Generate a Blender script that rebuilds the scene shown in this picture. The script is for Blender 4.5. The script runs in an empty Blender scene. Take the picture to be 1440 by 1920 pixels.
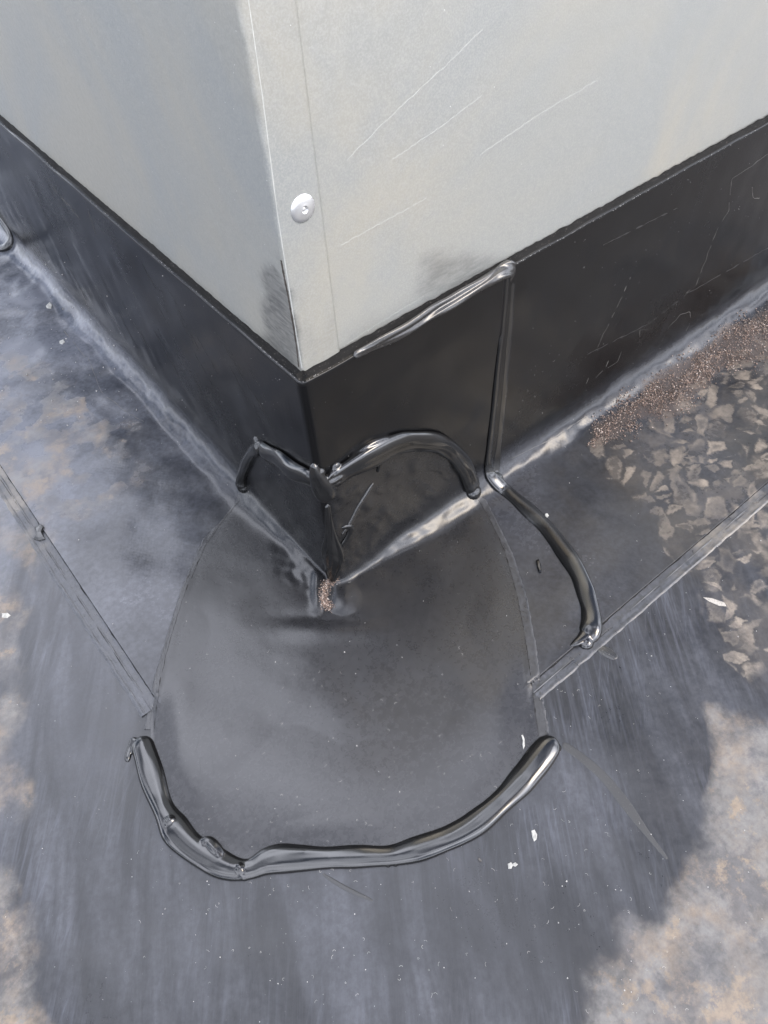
import bpy, bmesh, math, random
import numpy as np
from mathutils import Vector, Matrix, Euler
from mathutils.bvhtree import BVHTree

random.seed(7)
RNG = np.random.default_rng(11)
SC = bpy.context.scene
COL = SC.collection
S = 0.2                      # height of the rubber upstand in metres
H = S

# ------------------------------------------------------------------ camera
CAM_E = (0.6775, 0.0518, -0.6816)
CAM_L = (-0.7612 * S, -1.4152 * S, 2.3776 * S)
FPX = 1406.22                # focal length in photograph pixels (1440 x 1920)
cam = bpy.data.cameras.new('camera')
cam.sensor_fit = 'VERTICAL'
cam.sensor_height = 36.0
cam.sensor_width = 27.0
cam.lens = FPX / 1920.0 * 36.0
cam.clip_start = 0.01
cam.clip_end = 400.0
cam_o = bpy.data.objects.new('camera', cam)
cam_o.location = CAM_L
cam_o.rotation_euler = CAM_E
COL.objects.link(cam_o)
SC.camera = cam_o
cam.dof.use_dof = False

# ------------------------------------------------------------------ sky, sun, exposure
SUN_EL = math.radians(46)
SUN_AZ = math.radians(-50)    # direction towards the sun, measured in the xy plane from +x
W = bpy.data.worlds.new('World')
SC.world = W
W.use_nodes = True
nt = W.node_tree
nt.nodes.clear()
def N(nt, typ, **kw):
    n = nt.nodes.new(typ)
    for k, v in kw.items():
        if k.startswith('i_'):
            key = k[2:]
            key = int(key) if key.isdigit() else key
            n.inputs[key].default_value = v
        else:
            setattr(n, k, v)
    return n
wo = N(nt, 'ShaderNodeOutputWorld')
bg = N(nt, 'ShaderNodeBackground', i_1=0.13)
sky = N(nt, 'ShaderNodeTexSky', sky_type='NISHITA', sun_disc=False)
sky.sun_elevation = SUN_EL
sky.sun_rotation = math.pi / 2 - SUN_AZ
sky.air_density = 1.0
sky.dust_density = 1.5
tc = N(nt, 'ShaderNodeTexCoord')
sep = N(nt, 'ShaderNodeSeparateXYZ')
nt.links.new(tc.outputs['Generated'], sep.inputs[0])
zz = N(nt, 'ShaderNodeMath', operation='MAXIMUM', i_1=0.0); nt.links.new(sep.outputs[2], zz.inputs[0])
zb = N(nt, 'ShaderNodeMath', operation='ADD', i_1=0.35); nt.links.new(zz.outputs[0], zb.inputs[0])
dx = N(nt, 'ShaderNodeMath', operation='DIVIDE'); nt.links.new(sep.outputs[0], dx.inputs[0]); nt.links.new(zb.outputs[0], dx.inputs[1])
dy = N(nt, 'ShaderNodeMath', operation='DIVIDE'); nt.links.new(sep.outputs[1], dy.inputs[0]); nt.links.new(zb.outputs[0], dy.inputs[1])
cb = N(nt, 'ShaderNodeCombineXYZ', i_2=3.7); nt.links.new(dx.outputs[0], cb.inputs[0]); nt.links.new(dy.outputs[0], cb.inputs[1])
cn = N(nt, 'ShaderNodeTexNoise', noise_dimensions='3D', i_Scale=2.6, i_Detail=5.0, i_Roughness=0.55, i_Distortion=0.3)
nt.links.new(cb.outputs[0], cn.inputs['Vector'])
cr = N(nt, 'ShaderNodeMapRange', interpolation_type='SMOOTHSTEP')
cr.inputs[1].default_value = 0.42; cr.inputs[2].default_value = 0.56
nt.links.new(cn.outputs[0], cr.inputs[0])
cn2 = N(nt, 'ShaderNodeTexNoise', noise_dimensions='3D', i_Scale=4.2, i_Detail=4.0)
nt.links.new(cb.outputs[0], cn2.inputs['Vector'])
cs = N(nt, 'ShaderNodeMapRange'); cs.inputs[1].default_value = 0.3; cs.inputs[2].default_value = 0.7
cs.inputs[3].default_value = 0.55; cs.inputs[4].default_value = 1.15
nt.links.new(cn2.outputs[0], cs.inputs[0])
cc = N(nt, 'ShaderNodeMix', data_type='RGBA', blend_type='MULTIPLY'); cc.inputs[0].default_value = 1.0
cc.inputs[6].default_value = (28, 29, 32.5, 1)
nt.links.new(cs.outputs[0], cc.inputs[7])
sdv = (math.cos(SUN_EL) * math.cos(SUN_AZ), math.cos(SUN_EL) * math.sin(SUN_AZ), math.sin(SUN_EL))
dt_ = N(nt, 'ShaderNodeVectorMath', operation='DOT_PRODUCT'); dt_.inputs[1].default_value = sdv
nt.links.new(tc.outputs['Generated'], dt_.inputs[0])
d0 = N(nt, 'ShaderNodeMath', operation='MAXIMUM', i_1=0.0); nt.links.new(dt_.outputs['Value'], d0.inputs[0])
d1 = N(nt, 'ShaderNodeMath', operation='POWER', i_1=14.0); nt.links.new(d0.outputs[0], d1.inputs[0])
d2 = N(nt, 'ShaderNodeMath', operation='MULTIPLY_ADD', i_1=1.5, i_2=1.0); nt.links.new(d1.outputs[0], d2.inputs[0])
cs_ = N(nt, 'ShaderNodeMath', operation='MULTIPLY'); nt.links.new(cs.outputs[0], cs_.inputs[0]); nt.links.new(d2.outputs[0], cs_.inputs[1])
nt.links.new(cs_.outputs[0], cc.inputs[7])
mx = N(nt, 'ShaderNodeMix', data_type='RGBA')
nt.links.new(cr.outputs[0], mx.inputs[0]); nt.links.new(sky.outputs[0], mx.inputs[6]); nt.links.new(cc.outputs[2], mx.inputs[7])
nt.links.new(mx.outputs[2], bg.inputs[0]); nt.links.new(bg.outputs[0], wo.inputs[0])

sun = bpy.data.lights.new('sun', 'SUN')
sun.energy = 1.2
sun.angle = math.radians(20)
sun.color = (1.0, 0.82, 0.58)
sun_o = bpy.data.objects.new('sun', sun)
sd = Vector((math.cos(SUN_EL) * math.cos(SUN_AZ), math.cos(SUN_EL) * math.sin(SUN_AZ), math.sin(SUN_EL)))
sun_o.rotation_euler = sd.to_track_quat('Z', 'Y').to_euler()
sun_o.location = sd * 3
COL.objects.link(sun_o)
SC.view_settings.view_transform = 'Standard'
SC.view_settings.look = 'None'
SC.view_settings.gamma = 1.0
SC.view_settings.use_curve_mapping = False
SC.view_settings.exposure = 0.72

# ------------------------------------------------------------------ projection helpers
RM = np.array(Euler(CAM_E, 'XYZ').to_matrix())
CL = np.array(CAM_L)
def to_px(P):
    q = (np.asarray(P) - CL) @ RM
    z = np.where(-q[..., 2] > 0.02, -q[..., 2], 0.02)
    bad = -q[..., 2] <= 0.02
    x = 720 + FPX * q[..., 0] / z
    y = 960 - FPX * q[..., 1] / z
    return np.where(bad, 1e5, x), np.where(bad, 1e5, y)
def ray(px, py):
    d = RM @ np.array([(px - 720) / FPX, -(py - 960) / FPX, -1.0])
    return Vector(d / np.linalg.norm(d))
CV = Vector(CAM_L)

# ------------------------------------------------------------------ numpy gradient noise
_perm = np.random.default_rng(3).permutation(256); _perm = np.concatenate([_perm, _perm, _perm])
_g = np.random.default_rng(4).normal(size=(256, 3)); _g /= np.linalg.norm(_g, axis=1)[:, None]
def gn(x, y, z=0.0):
    x, y, z = np.broadcast_arrays(np.asarray(x, float), np.asarray(y, float), np.asarray(z, float))
    xi, yi, zi = [np.floor(a).astype(int) for a in (x, y, z)]
    xf, yf, zf = x - xi, y - yi, z - zi
    u, v, w = [t * t * t * (t * (t * 6 - 15) + 10) for t in (xf, yf, zf)]
    def gr(i, j, k):
        h = _perm[(_perm[(_perm[(xi + i) & 255] + yi + j) & 255] + zi + k) & 255]
        g = _g[h]
        return g[..., 0] * (xf - i) + g[..., 1] * (yf - j) + g[..., 2] * (zf - k)
    def lp(a, b, t): return a + (b - a) * t
    return lp(lp(lp(gr(0,0,0), gr(1,0,0), u), lp(gr(0,1,0), gr(1,1,0), u), v),
              lp(lp(gr(0,0,1), gr(1,0,1), u), lp(gr(0,1,1), gr(1,1,1), u), v), w) * 1.6
def fbm(x, y, z=0.0, o=4):
    s = 0; a = 1; f = 1; t = 0
    for i in range(o):
        s = s + a * gn(x * f, y * f, z * f + 7.3 * i); t += a; a *= .5; f *= 2.03
    return s / t * 1.5
def sstep(a, b, x):
    t = np.clip((x - a) / (b - a), 0, 1); return t * t * (3 - 2 * t)
def poly_sd(px, py, poly):
    """signed distance in pixels, positive inside"""
    px = np.asarray(px, float); py = np.asarray(py, float)
    d = np.full(px.shape, 1e18); ins = np.zeros(px.shape, bool)
    n = len(poly)
    for i in range(n):
        x0, y0 = poly[i]; x1, y1 = poly[(i + 1) % n]
        ex, ey = x1 - x0, y1 - y0
        t = np.clip(((px - x0) * ex + (py - y0) * ey) / (ex * ex + ey * ey + 1e-9), 0, 1)
        d = np.minimum(d, (px - x0 - t * ex) ** 2 + (py - y0 - t * ey) ** 2)
        c = ((y0 > py) != (y1 > py)) & (px < ex * (py - y0) / (ey if ey else 1e-9) + x0)
        ins ^= c
    return np.where(ins, 1, -1) * np.sqrt(d)
def line_d(px, py, pts):
    d = np.full(np.shape(px), 1e18)
    for (x0, y0), (x1, y1) in zip(pts[:-1], pts[1:]):
        ex, ey = x1 - x0, y1 - y0
        t = np.clip(((px - x0) * ex + (py - y0) * ey) / (ex * ex + ey * ey + 1e-9), 0, 1)
        d = np.minimum(d, (px - x0 - t * ex) ** 2 + (py - y0 - t * ey) ** 2)
    return np.sqrt(d)

# ------------------------------------------------------------------ object helpers
def tag(o, label=None, cat=None, group=None, kind=None):
    if label: o['label'] = label
    if cat: o['category'] = cat
    if group: o['group'] = group
    if kind: o['kind'] = kind
    return o
def empty(name, loc=(0, 0, 0)):
    o = bpy.data.objects.new(name, None); COL.objects.link(o); o.location = loc
    o.empty_display_size = 0.02
    return o
def mesh_obj(name, V, F, mat, parent=None, attrs=None, smooth=True):
    me = bpy.data.meshes.new(name)
    me.from_pydata([tuple(v) for v in np.asarray(V).tolist()] if not isinstance(V, list) else V, [], F if isinstance(F, list) else F.tolist())
    me.update()
    if smooth: me.polygons.foreach_set('use_smooth', [True] * len(me.polygons))
    for k, a in (attrs or {}).items():
        at = me.attributes.new(k, 'FLOAT', 'POINT'); at.data.foreach_set('value', np.asarray(a, dtype=np.float32).ravel())
    me.materials.append(mat)
    o = bpy.data.objects.new(name, me); COL.objects.link(o)
    if parent:
        o.parent = parent
        if parent.location.length > 0: o.matrix_parent_inverse = Matrix.Translation(-parent.location)
    return o
def grid_faces(nu, nv, wrap=False, flip=False):
    i = np.arange(nu if wrap else nu - 1); j = np.arange(nv - 1)
    I, J = np.meshgrid(i, j, indexing='ij'); I2 = (I + 1) % nu
    a = I * nv + J; b = I2 * nv + J; c = I2 * nv + J + 1; d = I * nv + J + 1
    f = np.stack([a, b, c, d], -1).reshape(-1, 4)
    return f[:, ::-1] if flip else f
def bvh_of(*objs):
    V = []; F = []
    for o in objs:
        n = len(V); V += [v.co.copy() for v in o.data.vertices]
        F += [[n + i for i in p.vertices] for p in o.data.polygons]
    return BVHTree.FromPolygons(V, F)
def bevel_box(bm, lo, hi, bev=0.0):
    r = bmesh.ops.create_cube(bm, size=1.0)
    c = [(a + b) / 2 for a, b in zip(lo, hi)]; s = [b - a for a, b in zip(lo, hi)]
    for v in r['verts']: v.co = Vector([c[i] + v.co[i] * s[i] for i in range(3)])
    if bev:
        es = list({e for v in r['verts'] for e in v.link_edges})
        bmesh.ops.bevel(bm, geom=es, offset=bev, segments=2, affect='EDGES')
def bm_obj(name, bm, mat, parent=None, smooth=True):
    me = bpy.data.meshes.new(name); bm.to_mesh(me); bm.free()
    if smooth: me.polygons.foreach_set('use_smooth', [True] * len(me.polygons))
    me.materials.append(mat)
    o = bpy.data.objects.new(name, me); COL.objects.link(o)
    if parent:
        o.parent = parent
        if parent.location.length > 0: o.matrix_parent_inverse = Matrix.Translation(-parent.location)
    return o

# ------------------------------------------------------------------ materials
class MT:
    def __init__(s, name):
        s.m = bpy.data.materials.new(name); s.m.use_nodes = True; s.t = s.m.node_tree
        s.b = s.t.nodes['Principled BSDF']
        s.tc = N(s.t, 'ShaderNodeTexCoord')
    def l(s, a, b): s.t.links.new(a, b)
    def noise(s, scale, detail=4, rough=.55, map_=None, dist=0.0, ofs=(0, 0, 0)):
        n = N(s.t, 'ShaderNodeTexNoise', i_Scale=scale, i_Detail=detail, i_Roughness=rough, i_Distortion=dist)
        mp = N(s.t, 'ShaderNodeMapping'); mp.inputs[1].default_value = ofs
        if map_:
            mp.vector_type = 'TEXTURE'
            mp.inputs[2].default_value = map_[0]; mp.inputs[3].default_value = tuple(1.0 / q for q in map_[1])
        s.l(s.tc.outputs['Object'], mp.inputs[0]); s.l(mp.outputs[0], n.inputs['Vector'])
        return n.outputs[0]
    def voro(s, scale, feature='F1', out='Distance', rnd=1.0, vec=None):
        n = N(s.t, 'ShaderNodeTexVoronoi', feature=feature, i_Scale=scale, i_Randomness=rnd)
        s.l(vec if vec else s.tc.outputs['Object'], n.inputs['Vector'])
        return n.outputs[out]
    def rng(s, v, a, b, c=0.0, d=1.0, smooth=True):
        n = N(s.t, 'ShaderNodeMapRange', interpolation_type='SMOOTHSTEP' if smooth else 'LINEAR')
        for i, x in zip((1, 2, 3, 4), (a, b, c, d)): n.inputs[i].default_value = x
        s.l(v, n.inputs[0]); return n.outputs[0]
    def m_(s, op, a, b=None, clamp=False):
        n = N(s.t, 'ShaderNodeMath', operation=op, use_clamp=clamp)
        for i, x in enumerate((a, b)):
            if x is None: continue
            if isinstance(x, (int, float)): n.inputs[i].default_value = x
            else: s.l(x, n.inputs[i])
        return n.outputs[0]
    def mix(s, f, a, b, mode='MIX'):
        n = N(s.t, 'ShaderNodeMix', data_type='RGBA', blend_type=mode)
        for i, x in ((0, f), (6, a), (7, b)):
            if isinstance(x, (int, float)): n.inputs[i].default_value = x
            elif isinstance(x, tuple): n.inputs[i].default_value = (*x, 1)
            else: s.l(x, n.inputs[i])
        return n.outputs[2]
    def attr(s, name):
        n = N(s.t, 'ShaderNodeAttribute', attribute_name=name); return n.outputs['Fac']
    def bump(s, h, dist, strength=1.0, prev=None):
        n = N(s.t, 'ShaderNodeBump', i_Strength=strength, i_Distance=dist)
        s.l(h, n.inputs['Height'])
        if prev: s.l(prev, n.inputs['Normal'])
        return n.outputs[0]

BLACK = (0.0042, 0.0042, 0.0046)
def rubber(name, base=BLACK, haze=(0.088, 0.092, 0.106), rough=.36, weave=0.0, haze_amt=.5, specks=.5, strokes=0.0, ior=1.43, calm=False):
    """EPDM sheet. Attributes: haze (grey dust film and painted sky sheen), dirt (tan dust), tread (printed dust), sandm (brown sand)."""
    k = MT(name)
    hz = k.attr('haze'); dt = k.attr('dirt'); tr = k.attr('tread'); sm = k.attr('sandm')
    n1 = k.noise(9, 6, .6); n2 = k.noise(46, 8, .68, dist=.1); n3 = k.noise(240, 4, .65)
    n4 = k.noise(20, 9, .7, dist=.15, ofs=(3, 1, 0))
    f = k.m_('MULTIPLY', k.rng(n1, .32, .7, .85 if calm else .45, 1.1 if calm else 1.25), k.rng(n3, .3, .7, .75, 1.2))
    f = k.m_('MULTIPLY', f, hz)
    if strokes:
        sw = k.noise(1, 5, .6, map_=((0, 0, math.radians(-28)), (42, 7, 10)), dist=.7, ofs=(2, 8, 0))
        f = k.m_('MULTIPLY', f, k.rng(sw, .34, .68, .55, 1.6))
    f = k.m_('MULTIPLY', f, haze_amt)
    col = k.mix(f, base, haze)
    # directional wipe streaks
    if strokes:
        st = k.noise(1, 6, .62, map_=((0, 0, math.radians(-36)), (420, 14, 40)), dist=.5)
        st2 = k.noise(1, 5, .6, map_=((0, 0, math.radians(-50)), (480, 18, 40)), dist=.6, ofs=(5, 2, 0))
        w = k.m_('MULTIPLY', k.m_('ADD', k.rng(st, .42, .72, 0, 1), k.rng(st2, .5, .75, 0, .8)), k.rng(k.noise(14, 3, ofs=(9, 9, 0)), .38, .62, .1, 1))
        wf = k.m_('MULTIPLY', k.m_('MULTIPLY', w, k.attr('stroke')), strokes)
        col = k.mix(wf, col, (0.085, 0.09, 0.11))
    # tan dirt, blotchy
    d1 = k.m_('ADD', k.rng(n4, .3, .68, -.28, .36), dt)
    d1 = k.rng(k.m_('MULTIPLY', d1, k.rng(dt, 0, .3)), .10, 1.15)
    d1 = k.m_('MULTIPLY', d1, k.rng(n3, .25, .7, .7, 1.1))
    tan = k.mix(k.rng(k.noise(15, 8, .68, ofs=(1, 7, 2)), .42, .62), (.125, .116, .106), (.200, .152, .108))
    tan = k.mix(k.rng(n2, .35, .7), tan, (.175, .166, .155))
    tan = k.mix(k.rng(k.noise(24, 10, .74, ofs=(8, 2, 5)), .47, .57, 0, .7), tan, (.075, .072, .074))
    tan = k.mix(k.rng(k.noise(30, 10, .76, ofs=(2, 6, 5)), .52, .60, 0, .85), tan, (.225, .172, .120))
    col = k.mix(k.m_('MULTIPLY', d1, .74, True), col, tan)
    # boot tread prints: sparse flaky chips of pale dust, two sizes
    nn = N(k.t, 'ShaderNodeTexNoise', i_Scale=70.0, i_Detail=7.0, i_Roughness=.65); k.l(k.tc.outputs['Object'], nn.inputs['Vector'])
    t1 = None
    for sc_, rot, thr in ((66.0, .6, .50), (96.0, -.5, .46), (46.0, 1.1, .28)):
        vz = N(k.t, 'ShaderNodeMixRGB', blend_type='ADD'); vz.inputs[0].default_value = .014
        k.l(k.tc.outputs['Object'], vz.inputs[1]); k.l(nn.outputs['Color'], vz.inputs[2])
        mp = N(k.t, 'ShaderNodeMapping', vector_type='TEXTURE'); mp.inputs[2].default_value = (0, 0, rot); mp.inputs[3].default_value = (1.5, .85, 1e3)
        k.l(vz.outputs[0], mp.inputs[0])
        e = k.voro(sc_, 'DISTANCE_TO_EDGE', 'Distance', 1.0, mp.outputs[0])
        cell = N(k.t, 'ShaderNodeTexVoronoi', feature='F1', i_Scale=sc_); k.l(mp.outputs[0], cell.inputs['Vector'])
        cs = N(k.t, 'ShaderNodeSeparateColor'); k.l(cell.outputs['Color'], cs.inputs[0])
        on = k.rng(k.m_('MULTIPLY', cs.outputs[0], k.rng(tr, .0, .7)), 1 - thr, 1.12 - thr)
        gp = k.rng(e, .05, .22)
        hollow = k.mix(k.rng(cs.outputs[1], .4, .6), k.rng(e, .14, .42, 1, .35), (1, 1, 1))
        hs = N(k.t, 'ShaderNodeSeparateColor'); k.l(hollow, hs.inputs[0])
        q = k.m_('MULTIPLY', k.m_('MULTIPLY', on, gp), hs.outputs[0])
        q = k.m_('MULTIPLY', q, k.rng(cs.outputs[2], 0, 1, .45, 1.0))
        t1 = q if t1 is None else k.m_('MAXIMUM', t1, q)
    t1 = k.m_('MULTIPLY', t1, k.rng(n3, .25, .75, .55, 1.1))
    t1 = k.m_('MULTIPLY', t1, k.rng(n2, .36, .6, .4, 1))
    t1 = k.m_('ADD', t1, k.m_('MULTIPLY', k.m_('MULTIPLY', k.rng(n4, .4, .7), k.rng(tr, .1, 1)), .16))
    col = k.mix(k.m_('MULTIPLY', t1, .66, True), col, (.265, .220, .172))
    # brown sand stain under the loose grains
    s1 = k.rng(k.m_('MULTIPLY', sm, k.rng(k.noise(700, 2), .3, .7, .3, 1.5)), .2, .8)
    col = k.mix(k.m_('MULTIPLY', s1, .5), col, (.075, .055, .044))
    # pin-head white grit
    v = k.voro(210); vb = N(k.t, 'ShaderNodeTexVoronoi', feature='F1', i_Scale=210.0)
    k.l(k.tc.outputs['Object'], vb.inputs['Vector'])
    sc = N(k.t, 'ShaderNodeSeparateColor'); k.l(vb.outputs['Color'], sc.inputs[0])
    sp = k.m_('MULTIPLY', k.rng(v, .07, .03), k.rng(sc.outputs[1], .93, .95))
    sp = k.m_('MULTIPLY', sp, specks)
    col = k.mix(sp, col, (.5, .5, .49))
    k.l(col, k.b.inputs['Base Color'])
    r = k.m_('ADD', k.m_('MULTIPLY', k.m_('ADD', k.m_('ADD', d1, t1), s1), .28), k.rng(n1, .3, .7, rough - (.01 if calm else .05), rough + (.02 if calm else .08)))
    r = k.m_('ADD', r, k.rng(n3, .3, .7, -.04, .06) if strokes else k.rng(n3, .3, .7, -.012, .018), True)
    k.l(r, k.b.inputs['Roughness'])
    k.b.inputs['IOR'].default_value = ior
    b = k.bump(n3, .0002, .35)
    b = k.bump(n2, .0006, .2, b)
    if weave:
        wv = N(k.t, 'ShaderNodeTexVoronoi', feature='F1', i_Scale=430.0, i_Randomness=.25)
        m2 = N(k.t, 'ShaderNodeMapping'); m2.inputs[2].default_value = (0, 0, .78); m2.inputs[3].default_value = (1, .7, 1)
        k.l(k.tc.outputs['Object'], m2.inputs[0]); k.l(m2.outputs[0], wv.inputs['Vector'])
        b = k.bump(wv.outputs['Distance'], .0004, weave, b)
    if strokes: b = k.bump(st, .0002, .3, b)
    k.l(b, k.b.inputs['Normal'])
    return k.m

M_ROOF = rubber('weathered_roof_rubber', rough=.34, haze_amt=.6, strokes=.30)
M_FLASH = rubber('flashing_rubber', rough=.20, weave=.10, haze_amt=.8, specks=.5, ior=1.36, base=(.0022, .0021, .0022))
M_PATCH = rubber('patch_rubber', rough=.27, haze=(.027, .0268, .0285), haze_amt=.70, calm=True, specks=.7, ior=1.46)

def mk_tape(nm, hi):
    k = MT(nm)
    n = k.noise(90, 6, .65, dist=1.5); n2 = k.noise(400, 4, .6)
    f = k.m_('MULTIPLY', k.rng(n, .35, .65), k.rng(n2, .3, .7, .5, 1.1))
    col = k.mix(f, tuple(q * .45 for q in hi), hi)
    col = k.mix(k.m_('MULTIPLY', k.rng(k.noise(30, 4, ofs=(4, 0, 0)), .4, .66), k.attr('dirt')), col, (.15, .13, .105))
    k.l(col, k.b.inputs['Base Color'])
    k.l(k.rng(n, .3, .7, .25, .5), k.b.inputs['Roughness'])
    b = k.bump(n2, .0004, .5); b = k.bump(n, .0008, .5, b); k.l(b, k.b.inputs['Normal'])
    return k.m
M_TAPE = mk_tape('smeared_primer', (.048, .050, .057))
M_TAPE2 = mk_tape('dark_primer', (.034, .034, .036))
M_TAPE3 = mk_tape('pale_primer_line', (.085, .086, .090))

def mk_sealant(name, rough=.16, col=(.011, .0105, .010), dusty=.0):
    k = MT(name)
    n = k.noise(60, 2, .5); n2 = k.noise(900, 2)
    c = k.mix(k.rng(n2, .62, .72, 0, dusty), col, (.2, .18, .16))
    k.l(c, k.b.inputs['Base Color'])
    k.l(k.rng(n, .3, .7, rough - .02, rough + .05), k.b.inputs['Roughness'])
    k.b.inputs['IOR'].default_value = 1.6
    return k.m
M_BEAD = mk_sealant('wet_black_sealant', .15, (.0035, .0034, .0033))
M_BEAD2 = mk_sealant('smeared_black_sealant', .26, dusty=.2)
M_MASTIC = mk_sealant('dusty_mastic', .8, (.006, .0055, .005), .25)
M_MASTIC.node_tree.nodes['Principled BSDF'].inputs['IOR'].default_value = 1.25
M_SMEAR = mk_sealant('thin_sealant_film', .5, (.010, .010, .0105), .1)

def mk_metal(nm, g):
    k = MT(nm)
    def G_(c): return tuple(a * g for a in c)
    fine = k.noise(1100, 3, .6); med = k.noise(260, 4, .6); big = k.noise(5, 4, .6, dist=.8)
    c = k.mix(k.rng(big, .35, .65), G_((.292, .302, .290)), G_((.352, .336, .286)))
    c = k.mix(k.rng(fine, .35, .75, 0, .5), c, G_((.43, .42, .38)))
    c = k.mix(k.rng(med, .5, .8, 0, .35), c, G_((.28, .285, .275)))
    # fine pale scratches running up the panel at a slant
    sc = k.noise(1, 2, .5, map_=((0, math.radians(35), 0), (3.0, 3.0, 260)), ofs=(1.3, 0, .0))
    gate = k.rng(k.noise(24, 3, .6, ofs=(0, 4, 1)), .52, .62)
    s_ = k.m_('MULTIPLY', k.rng(sc, .695, .715), gate)
    c = k.mix(k.m_('MULTIPLY', s_, .08), c, (.45, .45, .43))
    # white oxide specks
    v = N(k.t, 'ShaderNodeTexVoronoi', feature='F1', i_Scale=230.0); k.l(k.tc.outputs['Object'], v.inputs['Vector'])
    q = N(k.t, 'ShaderNodeSeparateColor'); k.l(v.outputs['Color'], q.inputs[0])
    c = k.mix(k.m_('MULTIPLY', k.rng(v.outputs['Distance'], .07, .03), k.rng(q.outputs[0], .955, .965)), c, (.8, .8, .78))
    # black rub marks, from a vertex mask
    rub = k.attr('rub')
    st = k.noise(1, 5, .6, map_=((0, 0, 0), (60, 60, 300)), dist=1.6)
    c = k.mix(k.m_('MULTIPLY', rub, k.rng(st, .3, .7, .45, 1), True), c, (.11, .11, .105))
    k.l(c, k.b.inputs['Base Color'])
    k.b.inputs['Metallic'].default_value = .5
    k.l(k.rng(med, .3, .7, .30, .42), k.b.inputs['Roughness'])
    b = k.bump(fine, .00012, .35); b = k.bump(med, .0003, .25, b); k.l(b, k.b.inputs['Normal'])
    return k.m
M_METAL = mk_metal('galvanized_sheet', 1.0)
M_METAL2 = mk_metal('galvanized_sheet_folded', .98)

def simple(name, col, rough=.7, metal=0.0, var=.25, bump=.0, nscale=300):
    k = MT(name); n = k.noise(nscale, 3)
    lo = tuple(c * (1 - var) for c in col); hi = tuple(min(1, c * (1 + var)) for c in col)
    k.l(k.mix(k.rng(n, .3, .7), lo, hi), k.b.inputs['Base Color'])
    k.b.inputs['Roughness'].default_value = rough; k.b.inputs['Metallic'].default_value = metal
    if bump: k.l(k.bump(n, bump, .4), k.b.inputs['Normal'])
    return k.m
M_RIVET = simple('zinc_rivet', (.50, .50, .49), .26, .7, .06, .0001)
M_GRIT = simple('white_grit', (.27, .26, .245), .7)
M_FLAKE = simple('pale_flake', (.26, .255, .235), .7, bump=.0003)
M_DARKBIT = simple('dark_bit', (.05, .045, .04), .5)
def mk_sand():
    k = MT('brown_sand')
    oi = k.voro(1300, 'F1', 'Color')
    s = N(k.t, 'ShaderNodeSeparateColor'); k.l(oi, s.inputs[0])
    c = k.mix(k.rng(s.outputs[0], .1, .9, 0, 1, False), (.02, .014, .012), (.24, .165, .125))
    c = k.mix(k.rng(s.outputs[1], .9, .93), c, (.46, .40, .35))
    k.l(c, k.b.inputs['Base Color']); k.b.inputs['Roughness'].default_value = .55
    return k.m
M_SAND = mk_sand()

# ------------------------------------------------------------------ dirt and painted sheen masks (drawn once on the roof, stored per vertex)
POLY_CLEAN = [(30,1180),(70,1080),(-400,900),(-600,100),(250,100),(430,100),(620,100),(900,100),(1800,100),(1800,300),(1200,800),(1230,900),(1290,1010),(1300,1120),(1420,1200),(1500,1290),(1330,1330),(1310,1480),(1275,1600),(1160,1730),(1090,1820),(1060,1960),(1060,3000),(300,3000),(130,1960),(70,1740),(20,1600),(45,1400)]
def masks(P, where='roof'):
    px, py = to_px(P)
    x, y = P[..., 0], P[..., 1]
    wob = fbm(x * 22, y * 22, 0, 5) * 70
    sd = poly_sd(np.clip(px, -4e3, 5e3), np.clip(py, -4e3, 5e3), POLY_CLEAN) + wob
    dirty = sstep(30, -70, sd)
    blotch = .5 + .5 * fbm(x * 9 + 3, y * 9, 2.0, 3)
    # left edge and right/bottom are dusty, the middle right shows boot prints
    dirt = dirty * (.62 + .5 * blotch)
    tread = np.zeros_like(dirt)
    pr = poly_sd(px, py, [(1100,830),(1400,640),(1700,500),(1900,1400),(1440,1330),(1300,1160),(1190,960)]) + wob * .6
    tread = sstep(-30, 60, pr)
    dirt = dirt * (1 - .8 * sstep(-30, 30, pr))
    # pale prints upper left
    pl = poly_sd(px, py, [(-200,820),(140,840),(110,1000),(60,1080),(-200,1000)]) + wob * .5
    dirt = np.maximum(dirt, .75 * sstep(-20, 40, pl) * (.4 + .9 * blotch))
    pt = poly_sd(px, py, [(-100,600),(120,700),(300,790),(260,930),(110,1000),(-100,1000)]) + wob * .8
    dirt = np.where(px < 300, dirt * .78, dirt)
    dirt = np.maximum(dirt, .75 * sstep(-30, 60, pt) * sstep(.38, .62, .5 + .5 * fbm(x * 30, y * 30, 4.0, 4)))
    sand = poly_sd(px, py, [(1105,800),(1180,735),(1290,660),(1390,600),(1500,530),(1600,560),(1440,680),(1350,705),(1310,735),(1290,775),(1210,795),(1150,830),(1110,830)]) + wob * .35
    sandm = sstep(-6, 16, sand)
    stroke = np.maximum(sstep(120, 20, np.abs(sd)), sstep(260, 60, line_d(px, py, [(1240,1150),(1200,1330),(1090,1500)]))) * (1 - dirty)
    stroke = np.maximum(stroke, .45 * sstep(1300, 1500, py) * (1 - dirty))
    haze = .29 + .10 * sstep(900, 1500, py) + 1.1 * sstep(520, 0, px) * sstep(1400, 900, py)  # dust film; the upper-left boost also paints the sky's grazing sheen into it
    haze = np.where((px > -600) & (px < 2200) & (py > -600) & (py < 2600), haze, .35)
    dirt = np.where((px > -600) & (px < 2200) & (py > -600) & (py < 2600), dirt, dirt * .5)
    return dict(dirt=np.clip(dirt, 0, 1), tread=np.clip(tread, 0, 1), sandm=np.clip(sandm, 0, 1), haze=np.clip(haze, 0, 2.0), stroke=np.clip(stroke, 0, 1))

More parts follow.
